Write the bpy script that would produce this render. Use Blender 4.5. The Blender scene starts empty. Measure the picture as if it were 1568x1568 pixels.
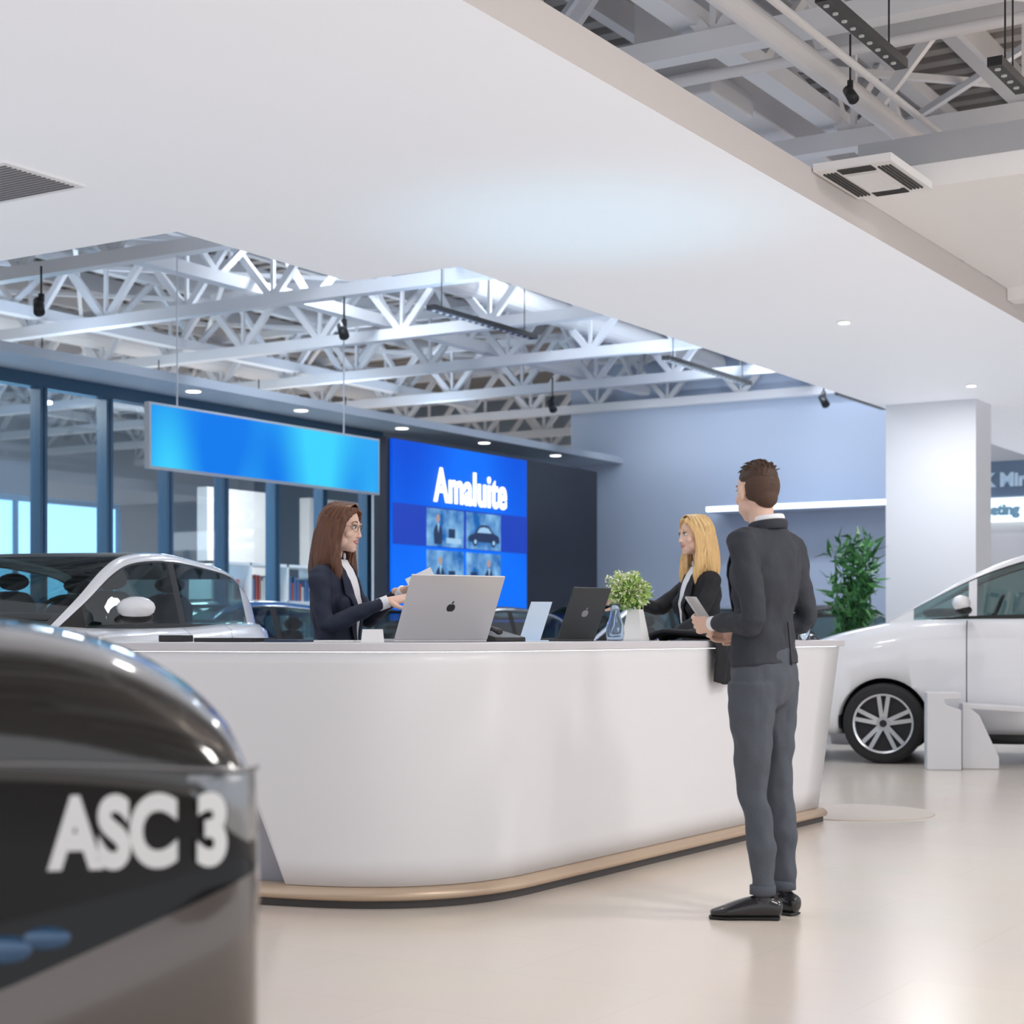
import bpy, bmesh, math, random
from mathutils import Vector, Matrix, noise
random.seed(4)
TH=math.radians(31.7); CT=math.cos(TH); ST=math.sin(TH)
sc=bpy.context.scene; col=sc.collection
def W(x,d,z=0.0): return Vector((CT*x-ST*d, ST*x+CT*d, z))
try:
    sc.view_settings.view_transform='Standard'
    sc.view_settings.look='None'
except Exception: pass
# ---------------------------------------------------------------- materials
MC={}
def M(name,c=(.8,.8,.8),r=.5,m=0.0,e=None,es=1.0,bump=None,coat=0.0,trans=0.0,ior=1.45,stretch=(1,1,1),var=0.0,spec=None):
    if name in MC: return MC[name]
    mt=bpy.data.materials.new(name); mt.use_nodes=True
    nt=mt.node_tree; b=nt.nodes['Principled BSDF']
    b.inputs['Base Color'].default_value=(*c,1); b.inputs['Roughness'].default_value=r
    b.inputs['Metallic'].default_value=m; b.inputs['IOR'].default_value=ior
    if spec is not None: b.inputs['Specular IOR Level'].default_value=spec
    if coat: b.inputs['Coat Weight'].default_value=coat; b.inputs['Coat Roughness'].default_value=.04
    if trans: b.inputs['Transmission Weight'].default_value=trans
    if e: b.inputs['Emission Color'].default_value=(*e,1); b.inputs['Emission Strength'].default_value=es
    if bump or var:
        tc=nt.nodes.new('ShaderNodeTexCoord'); mp=nt.nodes.new('ShaderNodeMapping'); mp.inputs['Scale'].default_value=stretch
        nz=nt.nodes.new('ShaderNodeTexNoise'); nz.inputs['Scale'].default_value=bump[0] if bump else 5; nz.inputs['Detail'].default_value=4
        nt.links.new(tc.outputs['Object'],mp.inputs['Vector']); nt.links.new(mp.outputs['Vector'],nz.inputs['Vector'])
        if bump:
            bp=nt.nodes.new('ShaderNodeBump'); bp.inputs['Strength'].default_value=bump[1]; bp.inputs['Distance'].default_value=bump[2]
            nt.links.new(nz.outputs['Fac'],bp.inputs['Height']); nt.links.new(bp.outputs['Normal'],b.inputs['Normal'])
        if var:
            mx=nt.nodes.new('ShaderNodeMixRGB'); mx.inputs['Color1'].default_value=(*[v*(1-var) for v in c],1); mx.inputs['Color2'].default_value=(*[min(1,v*(1+var)) for v in c],1)
            nt.links.new(nz.outputs['Fac'],mx.inputs['Fac']); nt.links.new(mx.outputs['Color'],b.inputs['Base Color'])
    MC[name]=mt; return mt
def thin_glass(name,tint,refl,rough=.02):
    gl=bpy.data.materials.new(name);gl.use_nodes=True
    nt=gl.node_tree;nt.nodes.clear();o_=nt.nodes.new('ShaderNodeOutputMaterial');mx=nt.nodes.new('ShaderNodeMixShader');tr=nt.nodes.new('ShaderNodeBsdfTransparent');gs=nt.nodes.new('ShaderNodeBsdfGlossy')
    tr.inputs[0].default_value=(*tint,1);gs.inputs['Roughness'].default_value=rough;mx.inputs[0].default_value=refl
    nt.links.new(tr.outputs[0],mx.inputs[1]);nt.links.new(gs.outputs[0],mx.inputs[2]);nt.links.new(mx.outputs[0],o_.inputs[0]);return gl
whited=M('white_desk_laminate',(.83,.83,.86),.3)
# ---------------------------------------------------------------- mesh helpers
def link(ob,parent=None):
    col.objects.link(ob)
    if parent: ob.parent=parent
    return ob
def mk(name,v,f,mats,mi=None,smooth=False,parent=None):
    me=bpy.data.meshes.new(name); me.from_pydata([tuple(p) for p in v],[],f); me.update()
    if not isinstance(mats,(list,tuple)): mats=[mats]
    for m_ in mats: me.materials.append(m_)
    if mi: me.polygons.foreach_set('material_index',mi)
    if smooth: me.polygons.foreach_set('use_smooth',[True]*len(me.polygons))
    bm=bmesh.new(); bm.from_mesh(me); bmesh.ops.recalc_face_normals(bm,faces=bm.faces); bm.to_mesh(me); bm.free()
    return link(bpy.data.objects.new(name,me),parent)
def empty(name,loc=(0,0,0),rz=0,s=1):
    e=bpy.data.objects.new(name,None); e.location=loc; e.rotation_euler=(0,0,rz); e.scale=(s,s,s); e.empty_display_size=.2
    col.objects.link(e); return e
BF=[(0,3,2,1),(4,5,6,7),(0,1,5,4),(1,2,6,5),(2,3,7,6),(3,0,4,7)]
class Acc:
    def __init__(s): s.v=[];s.f=[];s.m=[]
    def add(s,v,f,mi=0):
        o=len(s.v); s.v+= [Vector(p) for p in v]; s.f+=[tuple(i+o for i in q) for q in f]; s.m+=[mi]*len(f); return s
    def box(s,x0,x1,y0,y1,z0,z1,mi=0):
        return s.add([(x0,y0,z0),(x1,y0,z0),(x1,y1,z0),(x0,y1,z0),(x0,y0,z1),(x1,y0,z1),(x1,y1,z1),(x0,y1,z1)],BF,mi)
    def obox(s,c,X,Y,Z,mi=0):
        c=Vector(c);X=Vector(X);Y=Vector(Y);Z=Vector(Z)
        return s.add([c-X-Y-Z,c+X-Y-Z,c+X+Y-Z,c-X+Y-Z,c-X-Y+Z,c+X-Y+Z,c+X+Y+Z,c-X+Y+Z],BF,mi)
    def beam(s,p,q,w,h,mi=0,up=(0,0,1)):
        p=Vector(p);q=Vector(q);d=(q-p);L=d.length;d.normalize();up=Vector(up)
        if abs(d.dot(up))>.98: up=Vector((0,1,0))
        sd=d.cross(up).normalized();u2=sd.cross(d)
        return s.obox((p+q)/2,sd*w/2,d*L/2,u2*h/2,mi)
    def cyl(s,p,q,r0,r1=None,n=16,mi=0):
        if r1 is None:r1=r0
        p=Vector(p);q=Vector(q);d=(q-p).normalized();a=d.orthogonal().normalized();b=d.cross(a)
        v=[];f=[]
        for c,r in((p,r0),(q,r1)):
            for i in range(n):
                t=2*math.pi*i/n; v.append(c+(a*math.cos(t)+b*math.sin(t))*r)
        for i in range(n): f.append((i,(i+1)%n,n+(i+1)%n,n+i))
        f.append(tuple(range(n))[::-1]); f.append(tuple(range(n,2*n)))
        return s.add(v,f,mi)
    def ell(s,c,r,n=16,mi=0,rot=None):
        c=Vector(c);v=[];f=[];m=n//2
        v.append(Vector((0,0,r[2])))
        for j in range(1,m):
            ph=math.pi*j/m
            for i in range(n):
                t=2*math.pi*i/n; v.append(Vector((r[0]*math.sin(ph)*math.cos(t),r[1]*math.sin(ph)*math.sin(t),r[2]*math.cos(ph))))
        v.append(Vector((0,0,-r[2])))
        for i in range(n): f.append((0,1+i,1+(i+1)%n))
        for j in range(m-2):
            for i in range(n):
                a=1+j*n+i;b=1+j*n+(i+1)%n; f.append((a,a+n,b+n,b))
        l=len(v)-1;o=1+(m-2)*n
        for i in range(n): f.append((l,o+(i+1)%n,o+i))
        if rot: v=[rot@p for p in v]
        return s.add([p+c for p in v],f,mi)
    def tube(s,pts,rads,side=(1,0,0),n=16,sub=4,mi=0,cap=.7):
        rads=[(r,r) if not isinstance(r,(tuple,list)) else r for r in rads]
        P=cr([tuple(p)+tuple(r) for p,r in zip(pts,rads)],sub)
        C=[Vector(p[:3]) for p in P];R=[(abs(p[3]),abs(p[4])) for p in P];v=[];f=[];N=len(C)
        rings=[]
        S0=Vector(side)
        for i in range(N):
            T=(C[min(i+1,N-1)]-C[max(i-1,0)]).normalized()
            S=(S0-T*S0.dot(T))
            if S.length<.05: S=T.orthogonal()
            S.normalize();U=T.cross(S)
            rings.append((C[i],S,U,R[i],T))
        def ex(rg,sgn):
            c,S,U,r,T=rg;m=min(r)*cap
            return [(c+T*sgn*m*.6,S,U,(r[0]*.85,r[1]*.85),T),(c+T*sgn*m*.9,S,U,(r[0]*.5,r[1]*.5),T)]
        a=ex(rings[0],-1)[::-1];b=ex(rings[-1],1)
        rings=a+rings+b
        for c,S,U,r,T in rings:
            for k in range(n):
                t=2*math.pi*k/n; v.append(c+S*r[0]*math.cos(t)+U*r[1]*math.sin(t))
        for i in range(len(rings)-1):
            for k in range(n):
                k2=(k+1)%n; f.append((i*n+k,i*n+k2,(i+1)*n+k2,(i+1)*n+k))
        f.append(tuple(range(n))[::-1]);o=(len(rings)-1)*n;f.append(tuple(range(o,o+n)))
        return s.add(v,f,mi)
    def obj(s,name,mats,smooth=False,parent=None,bevel=0):
        o=mk(name,s.v,s.f,mats,s.m,smooth,parent)
        if bevel:
            b=o.modifiers.new('b','BEVEL');b.width=bevel;b.segments=3;b.limit_method='ANGLE'
        return o
def cr(P,sub):
    P=[tuple(p) for p in P]
    if len(P)<2 or sub<=1: return P
    out=[]
    for i in range(len(P)-1):
        p0=P[max(i-1,0)];p1=P[i];p2=P[i+1];p3=P[min(i+2,len(P)-1)]
        for k in range(sub):
            t=k/sub
            out.append(tuple(.5*((2*b)+(-a+c)*t+(2*a-5*b+4*c-d)*t*t+(-a+3*b-3*c+d)*t**3) for a,b,c,d in zip(p0,p1,p2,p3)))
    out.append(P[-1]);return out
def blob(name,acc,voxel,mat,sm=4,parent=None,disp=None):
    o=acc.obj(name,mat,True)
    r=o.modifiers.new('r','REMESH');r.mode='VOXEL';r.voxel_size=voxel;r.use_smooth_shade=True
    s=o.modifiers.new('s','SMOOTH');s.iterations=sm;s.factor=.5
    bpy.context.view_layer.update()
    me=bpy.data.meshes.new_from_object(o.evaluated_get(bpy.context.evaluated_depsgraph_get()))
    o.modifiers.clear();o.data=me
    if not me.materials: me.materials.append(mat)
    if disp:
        amp,fx,fz=disp
        ns=[v.normal.copy() for v in me.vertices]
        for v,n in zip(me.vertices,ns):
            p=v.co; q=noise.noise(Vector((p.x*fx,p.y*fx,p.z*fz)));q2=noise.noise(Vector((p.x*fx*2+p.z*fz*.8,p.y*fx*2,p.z*fz*1.6-p.x*fx)))
            v.co=p+n*amp*(q+.5*q2)
    me.polygons.foreach_set('use_smooth',[True]*len(me.polygons))
    me.update()
    if parent:o.parent=parent
    return o
# ---------------------------------------------------------------- ROOM
def floor_mat():
    mt=bpy.data.materials.new('cream_floor_tiles');mt.use_nodes=True;nt=mt.node_tree;b=nt.nodes['Principled BSDF']
    tc=nt.nodes.new('ShaderNodeTexCoord');br=nt.nodes.new('ShaderNodeTexBrick')
    br.inputs['Scale'].default_value=1;br.inputs['Brick Width'].default_value=1.2;br.inputs['Row Height'].default_value=.6
    br.inputs['Mortar Size'].default_value=.002;br.inputs['Color1'].default_value=(.82,.745,.67,1);br.inputs['Color2'].default_value=(.805,.73,.655,1)
    br.inputs['Mortar'].default_value=(.74,.67,.60,1)
    nz=nt.nodes.new('ShaderNodeTexNoise');nz.inputs['Scale'].default_value=1.2;nz.inputs['Detail'].default_value=5
    mx=nt.nodes.new('ShaderNodeMixRGB');mx.blend_type='MULTIPLY';mx.inputs['Fac'].default_value=.10
    nt.links.new(tc.outputs['Object'],br.inputs['Vector']);nt.links.new(tc.outputs['Object'],nz.inputs['Vector'])
    nt.links.new(br.outputs['Color'],mx.inputs['Color1']);nt.links.new(nz.outputs['Color'],mx.inputs['Color2'])
    nt.links.new(mx.outputs['Color'],b.inputs['Base Color']);b.inputs['Roughness'].default_value=.2
    return mt
Acc().box(-27,9,-5,31,-.12,0).obj('floor',floor_mat())
bluegrey=M('blue_grey_paint',(.50,.58,.72),.7)
greyw=M('grey_wall_paint',(.34,.41,.50),.7)
offw=M('warm_white_paint',(.78,.76,.76),.7)
Acc().box(-13.7,-7.4,24,24.2,0,6.2).obj('wall_back',bluegrey)
Acc().box(-7.4,9,24,24.2,0,6.2).obj('wall_back_right',offw)
Acc().box(-27,-13.7,30,30.2,0,6.2).obj('wall_office_back',greyw)
a=Acc();a.box(-13.75,-13.55,18.6,24,0,3.86);a.obj('wall_left',greyw)
Acc().box(-13.75,-12.75,3,24,3.84,3.94).obj('trim_1',M('ledge_grey',(.44,.50,.58),.6))
def prism(name,poly,z0,z1,mats,parent=None):
    n=len(poly);v=[(x,y,z0) for x,y in poly]+[(x,y,z1) for x,y in poly]
    f=[tuple(range(n))[::-1],tuple(range(n,2*n))]+[(i,(i+1)%n,n+(i+1)%n,n+i) for i in range(n)]
    return mk(name,v,f,mats,parent=parent)
so=prism('ceiling',[(-3.67,-2),(-3.67,23.9),(-6.35,23.9),(-6.35,9.59),(-7.27,9.59),(-7.27,7.85),(-13.5,7.85),(-13.5,-2)],3.6,3.79,[M('soffit_white_fill_glow',(.86,.87,.92),.6,e=(.90,.93,1),es=.28),M('fascia_plaster',(.66,.62,.61),.65)])  # plain white soffit; emission added to brighten it, not a light fitting
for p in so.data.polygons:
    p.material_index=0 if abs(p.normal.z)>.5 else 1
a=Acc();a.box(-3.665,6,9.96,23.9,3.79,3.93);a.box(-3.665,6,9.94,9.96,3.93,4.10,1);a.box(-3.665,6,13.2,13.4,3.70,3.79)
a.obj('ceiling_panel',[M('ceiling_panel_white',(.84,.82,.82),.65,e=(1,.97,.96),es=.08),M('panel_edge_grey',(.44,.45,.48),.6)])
a=Acc();a.box(-6.25,-5.27,17.8,18.35,0,3.6);a.obj('structural_column',M('column_paint',(.80,.82,.88),.55))
a=Acc();a.box(-27,9,-5,31,6.2,6.3)
y=-5
while y<30: a.box(-26,9,y,y+.14,6.08,6.2);y+=.3
a.obj('ceiling_deck',M('roof_deck_grey',(.40,.38,.37),.7))
steel=M('white_painted_steel',(.76,.77,.80),.5)
def trussX(y,x0,x1,zb,zt,st):
    a=Acc();a.box(x0,x1,y-.07,y+.07,zb,zb+.13);a.box(x0,x1,y-.06,y+.06,zt-.1,zt)
    x=x0;k=0
    while x<x1-.01:
        xm=min(x+st,x1)
        if k%2==0:a.beam((x,y,zb+.08),(xm,y,zt-.06),.06,.08)
        else:a.beam((x,y,zt-.06),(xm,y,zb+.08),.06,.08)
        if k%2==0:a.beam((x,y,zb+.08),(x,y,zt-.06),.04,.04)
        x=xm;k+=1
    return a
def trussY(x,y0,y1,zb,zt,st):
    a=Acc();a.box(x-.08,x+.08,y0,y1,zb,zb+.13);a.box(x-.07,x+.07,y0,y1,zt-.1,zt)
    y=y0;k=0
    while y<y1-.01:
        ym=min(y+st,y1)
        p=(x,y,zb+.08) if k%2==0 else (x,y,zt-.06);q=(x,ym,zt-.06) if k%2==0 else (x,ym,zb+.08)
        a.beam(p,q,.05,.07);y=ym;k+=1
    return a
for k in range(11):
    yy=4.7+2.4*k
    if abs(yy-24.1)<.3: yy=23.8
    trussX(yy,-25.5,8,4.66,5.5,.62).obj('roof_truss',steel)
for x in (-22,-18.6,-15.4,-12.2,-9.4,-6.8,-4.6,-2.4,-.4,2.4):
    trussY(x,1,23.7,4.85,5.7,.8).obj('roof_girder',steel)
a=Acc();x=-25
while x<8: a.box(x-.05,x+.05,0,23.7,5.85,6.08);x+=1.1
for k in range(8):
    y0=4.7+2.4*k
    x=-22
    while x<6:
        a.beam((x,y0,5.42),(x+2.4,y0+2.4,5.42),.05,.05);a.beam((x+2.4,y0,5.36),(x,y0+2.4,5.36),.05,.05);x+=2.4
a.obj('roof_purlins',steel)
pm=M('white_duct',(.70,.69,.70),.45)
def pipe(pts,r,name='ventilation_duct'):
    a=Acc()
    for p,q in zip(pts,pts[1:]):a.cyl(p,q,r,n=20)
    for p in pts[1:-1]:a.ell(p,(r,r,r))
    a.obj(name,pm,False)
pipe([(-3.75,3,4.46),(-3.75,23.5,4.46)],.07);pipe([(-3.38,3,4.3),(-3.38,23.5,4.3)],.022,'sprinkler_pipe')
pipe([(-1.5,2,4.5),(-1.5,23.5,4.5)],.05,'sprinkler_pipe');pipe([(-25,9.75,4.62),(7,9.75,4.62)],.035,'sprinkler_pipe')
pipe([(-7.9,3,5.2),(-7.9,23.5,5.2)],.2);pipe([(-10.9,3,5.2),(-10.9,23.5,5.2)],.16);pipe([(-16.9,3,5.2),(-16.9,23.5,5.2)],.22)
a=Acc();a.box(-5.5,-5.0,11.0,17,4.9,5.3);a.box(-5.55,-4.95,10.6,11.1,4.85,6.0);a.box(-5.6,-4.9,10.5,11.2,4.78,4.95)
a.obj('air_duct',pm,bevel=.02)
# AC cassette
a=Acc();a.box(-3.66,-3.2,9.2,9.93,3.765,3.81);
for i in range(4):
    a.box(-3.63+i*.022,-3.62+i*.022,9.28,9.85,3.757,3.765,1);a.box(-3.24-i*.022,-3.23-i*.022,9.28,9.85,3.757,3.765,1)
    a.box(-3.53,-3.33,9.235+i*.026,9.248+i*.026,3.757,3.765,1);a.box(-3.53,-3.33,9.882-i*.026,9.895-i*.026,3.757,3.765,1)
a.box(-3.52,-3.34,9.36,9.77,3.752,3.765);a.obj('air_conditioner_cassette',[M('ac_white',(.88,.87,.87),.4),M('slot_dark',(.05,.05,.05),.6)])
a=Acc();a.box(-8.1,-6.95,6.2,6.78,3.590,3.600)
c=6.24
while c<6.74: a.box(-8.06,-6.99,c,c+.014,3.584,3.59,1);c+=.034
a.obj('air_vent_grille',[M('vent_white',(.78,.78,.80),.5,e=(1,1,1),es=.15),M('vent_dark',(.22,.22,.24),.6)])
ledm=M('led_warm_white',(1,1,1),.5,e=(1,.96,.9),es=4);ring=M('lamp_ring',(.8,.8,.8),.4)
def downlight(x,y,z,r=.055):
    a=Acc();a.cyl((x,y,z-.012),(x,y,z),r*1.25,mi=1,n=24);a.cyl((x,y,z-.018),(x,y,z-.010),r,mi=0,n=24)
    a.obj('recessed_downlight',[ledm,ring])
for y in (14.3,16.2,18.3,20.3,22.3): downlight(-13.0,y,3.84,.08)
for x,y in ((-4.86,12.87),(-5.02,16.8),(-4.3,21.0)): downlight(x,y,3.6,.045)
blk=M('black_metal',(.02,.02,.022),.4)
def spot(x,y,z,k=1.0):
    a=Acc();a.cyl((x,y,z),(x,y,z+.3),.010*k);a.cyl((x-.02*k,y-.02*k,z-.04*k),(x+.07*k,y-.09*k,z-.17*k),.05*k,.055*k);a.cyl((x,y,z-.05*k),(x,y,z+.03),.03*k);a.obj('track_spotlight',blk,True)
for x,y,z in ((-12.6,11.7,4.4),(-10.9,14.3,4.4),(-7.9,17.0,4.4),(-12.0,20.5,4.4),(-8.6,22.0,4.4),(-7.6,23.0,4.4),(-6.9,19.5,4.4)): spot(x,y,z)
spot(-3.55,9.5,4.32,.6)
def track(x,y0,y1,z,w=.05):
    a=Acc();a.box(x-w,x+w,y0,y1,z,z+.05)
    n=int((y1-y0)/.12)
    for i in range(n):a.cyl((x,y0+.06+i*.12,z),(x,y0+.06+i*.12,z-.008),w*.4,mi=1)
    a.cyl((x,y0+.2,z),(x,y0+.2,5.4),.005);a.cyl((x,y1-.2,z),(x,y1-.2,5.4),.005)
    a.obj('linear_track_light',[blk,M('dim_led',(.3,.3,.3),.3,e=(1,.95,.9),es=.12)])
track(-9.6,14.0,16.0,4.35);track(-9.0,18.0,20.4,4.35);track(-7.2,18.6,21,4.35);track(-3.02,7.7,8.85,4.14,.035);track(-2.58,9.05,9.6,4.14,.04);track(-8.2,21.5,23.3,4.3)
# window wall
fr=M('window_frame_blue',(.045,.11,.19),.35)
gl=thin_glass('window_glass',(.84,.93,1),.13)
ys=[4.05+.95*i for i in range(16)]
a=Acc()
for y in ys:a.box(-13.68,-13.53,y-.05,y-.008,.05,3.78);a.box(-13.68,-13.53,y+.008,y+.05,.05,3.78);a.box(-13.66,-13.55,y-.01,y+.01,.05,3.78)
a.box(-13.68,-13.52,ys[0],18.6,3.70,3.84);a.box(-13.68,-13.52,ys[0],18.6,0,.12)
a.obj('window_frame',fr)
Acc().box(-13.61,-13.595,ys[0],18.3,.1,3.7).obj('window_1',gl)
Acc().box(-26,-25.9,3,30,0,6.2).obj('wall_office',M('office_wall',(.54,.60,.68),.8))
a=Acc()
for y0,y1 in ((19.0,20.6),(21.4,23.4)):
    a.box(-17.2,-17.0,y0,y1,0,3.3,0)
a.box(-17.2,-14.2,23.4,23.6,0,3.3,0)
a.obj('wall_office_partition',M('partition',(.76,.70,.66),.8))
a=Acc();
for i in range(5):a.box(-15.9,-15.5,17.4,19.8,.0+.52*i,.04+.52*i)
for y in (17.4,18.2,19.0,19.76):a.box(-15.9,-15.5,y,y+.04,0,2.12)
for i in range(4):
    for y in (17.46,18.26,19.06):
        q=y
        while q<y+.6:
            h=.2+random.random()*.16;a.box(-15.85,-15.55,q,q+.035,.04+.52*i,.04+.52*i+h,random.choice([1,2,3]));q+=.045+random.random()*.03
a.obj('bookshelf',[M('shelf_white',(.8,.8,.8),.5),M('bk1',(.5,.1,.08),.6),M('bk2',(.1,.2,.4),.6),M('bk3',(.7,.7,.65),.6)])
a=Acc();a.box(-18.08,-18.0,12.2,18.2,.0,2.95);a.box(-18.1,-17.98,12.2,18.2,2.95,3.03,1)
for y in (14.2,16.2,18.14):a.box(-18.0,-17.95,y,y+.06,0,2.95,1)
a.obj('office_backlit_panel',[M('sky_panel',(.3,.7,1),.5,e=(.42,.72,1),es=.95),fr])
a=Acc();a.box(-16.6,-15.2,14.4,15.4,.72,.76)
for x in(-16.55,-15.3):
    for y in(14.45,15.3):a.box(x,x+.05,y,y+.05,0,.72)
a.box(-16,-15.96,14.6,15.2,.85,1.25,1);a.box(-16.02,-15.94,14.85,14.95,.76,.9,1)
a.obj('office_desk_with_monitor',[M('desk_wood',(.4,.3,.22),.5),blk])
a=Acc()
for y in (12.5,14.5,16.5,18.5,20.5):a.cyl((-15.6,y,3.9),(-15.6,y,3.93),.12);a.cyl((-15.6,y,3.93),(-15.6,y,4.7),.008,mi=1)
a.obj('office_ceiling_lamps',[ledm,blk])
# video wall
vw=empty('video_wall',(-12.5,20,0))
def vchild(acc,name,mats,**k):
    o=acc.obj(name,mats,**k);o.parent=vw;o.matrix_parent_inverse=Matrix.Translation((12.5,-20,0));return o
a=Acc();a.box(-12.72,-12.53,17.3,22.75,0,3.60);vchild(a,'backing_panel',M('dark_panel',(.018,.02,.03),.35))
def disp_mat(name,c1,c2,es,axis_scale=(0,.6,.3),sc_=1.0,off=(0,0,0),detail=0):
    mt=bpy.data.materials.new(name);mt.use_nodes=True;nt=mt.node_tree;b=nt.nodes['Principled BSDF']
    tc=nt.nodes.new('ShaderNodeTexCoord');mp=nt.nodes.new('ShaderNodeMapping');mp.inputs['Scale'].default_value=axis_scale;mp.inputs['Location'].default_value=off
    nz=nt.nodes.new('ShaderNodeTexNoise');nz.inputs['Scale'].default_value=sc_;nz.inputs['Detail'].default_value=detail
    rp=nt.nodes.new('ShaderNodeValToRGB');rp.color_ramp.elements[0].position=.35;rp.color_ramp.elements[1].position=.68
    rp.color_ramp.elements[0].color=(*c1,1);rp.color_ramp.elements[1].color=(*c2,1)
    nt.links.new(tc.outputs['Object'],mp.inputs['Vector']);nt.links.new(mp.outputs['Vector'],nz.inputs['Vector']);nt.links.new(nz.outputs['Fac'],rp.inputs['Fac'])
    nt.links.new(rp.outputs['Color'],b.inputs['Emission Color']);b.inputs['Emission Strength'].default_value=es;b.inputs['Base Color'].default_value=(0,0,0,1);b.inputs['Roughness'].default_value=.5;b.inputs['Specular IOR Level'].default_value=.1
    return mt
a=Acc();a.box(-12.53,-12.49,17.38,20.62,1.3,3.58);vchild(a,'screen',disp_mat('screen_blue',(.002,.08,.72),(.004,.17,1.0),1.0))
a=Acc();a.box(-12.49,-12.485,17.38,20.62,2.26,2.78);vchild(a,'screen_band',M('screen_band',(0,0,0),.5,e=(.003,.045,.50),es=1))
X_=-12.474
for i,(y0,z0,z1) in enumerate(((18.12,2.27,2.76),(19.05,2.27,2.76),(18.12,1.72,2.22),(19.05,1.72,2.22))):
    a=Acc();a.box(-12.485,-12.478,y0,y0+.86,z0,z1,0)
    if i!=1:
        o_=(.25,.0,.3,.55)[i]
        a.tube([(X_,y0+o_,z0+.03),(X_,y0+o_,z0+.20),(X_,y0+o_,z0+.29)],[(.004,.085),(.004,.10),(.004,.03)],mi=1);a.ell((X_,y0+o_,z0+.365),(.004,.042,.055),mi=2)
        a.add([(X_+.005,y0+o_-.025,z0+.3),(X_+.005,y0+o_+.025,z0+.3),(X_+.005,y0+o_,z0+.17)],[(0,1,2)],3)
        q=.45 if i!=3 else .05
        a.box(X_-.004,X_,y0+q,y0+q+.35,z0+.05,z0+.12,3);a.box(X_-.004,X_,y0+q+.05,y0+q+.2,z0+.12,z0+.24,1)
    else:
        P=cr([(.04,.10),(.05,.17),(.2,.22),(.3,.31),(.42,.335),(.55,.32),(.68,.23),(.80,.19),(.82,.10)],4)
        a.add([(X_,y0+p[0],z0+p[1]) for p in P],[tuple(range(len(P)))],1)
        a.add([(X_+.003,y0+p[0],z0+p[1]) for p in((.25,.225),(.32,.29),(.42,.305),(.53,.295),(.62,.23))],[(0,1,2,3,4)],3)
        for q in(.2,.66):a.cyl((X_,y0+q,z0+.1),(X_+.006,y0+q,z0+.1),.06,mi=1);a.cyl((X_,y0+q,z0+.1),(X_+.009,y0+q,z0+.1),.03,mi=3)
    vchild(a,'picture_tile',[disp_mat('tile_%d'%i,(.01,.14,.5),(.30,.62,.95),.9,(0,3.5,3.5),1.0,(i*3,i,0),3),M('tile_dark',(0,0,0),.4,e=(.01,.03,.10),es=1),M('tile_skin',(0,0,0),.4,e=(.45,.3,.25),es=1),M('tile_light',(0,0,0),.4,e=(.35,.6,.85),es=1)])
def text(s,size,name,mat,mw,ext=.008,off=0.012,parent=None,warp=None,sp=1.0):
    c=bpy.data.curves.new(name,'FONT');c.body=s;c.size=size;c.extrude=ext;c.offset=off;c.space_character=sp
    o=bpy.data.objects.new(name,c);col.objects.link(o);bpy.context.view_layer.update()
    me=bpy.data.meshes.new_from_object(o.evaluated_get(bpy.context.evaluated_depsgraph_get()))
    col.objects.unlink(o);o2=bpy.data.objects.new(name,me);me.materials.clear();me.materials.append(mat);me.transform(mw);col.objects.link(o2)
    if warp:
        for v in me.vertices: v.co=warp(v.co)
    if parent:o2.parent=parent
    return o2
m4=Matrix(((0,0,1,-12.47),(1*.76,0,0,18.28),(0,1,0,2.86),(0,0,0,1)))
lw_=M('logo_white',(1,1,1),.4,e=(1,1,1),es=1.1)
o=text('Amaluite',.62,'logo_lettering',lw_,m4,off=.013,sp=1.04);o.parent=vw;o.matrix_parent_inverse=Matrix.Translation((12.5,-20,0))
a=Acc();a.box(-11.05,-10.99,11.5,15.05,2.64,3.25,1);a.box(-10.99,-10.98,11.53,15.02,2.665,3.225,0)
for y in (11.9,14.45):a.cyl((-11.02,y,3.24),(-11.02,y,4.7),.008,mi=1,n=8)
a.obj('hanging_display_sign',[disp_mat('sign_blue',(.003,.20,.85),(.05,.66,1),1.0,(0,.9,.3),1.5,(0,.4,0)),M('sign_edge',(.55,.6,.68),.4)])
a=Acc();a.box(-11.0,-7.5,23.4,23.99,2.96,3.05,0);a.box(-11.0,-7.5,23.36,23.4,2.97,3.04,1);a.obj('wall_light_canopy',[bluegrey,M('cool_led',(1,1,1),.5,e=(.85,.93,1),es=2)])
isn=empty('information_screen',(0,0,0))
a=Acc();a.box(-7.3,-5.0,23.9,23.98,3.05,3.55,0);a.box(-7.3,-5.0,23.85,23.98,2.7,3.03,1);a.box(-6.3,-6.2,23.9,23.98,0,2.7,0);a.box(-5.3,-5.2,23.9,23.98,0,2.7,0);a.obj('panels',[M('scr_grey',(.13,.19,.28),.4),M('scr_white',(1,1,1),.4,e=(.75,.9,1),es=1.0)],parent=isn)
text('SK Mira',.26,'upper_text',M('txt_grey',(.3,.4,.5),.4,e=(.3,.4,.5),es=.5),Matrix(((1,0,0,-7.1),(0,0,-1,23.89),(0,1,0,3.2),(0,0,0,1))),parent=isn)
text('Meeting',.2,'lower_text',M('txt_blue',(.25,.45,.6),.4),Matrix(((1,0,0,-7.1),(0,0,-1,23.84),(0,1,0,2.8),(0,0,0,1))),parent=isn)
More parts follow.
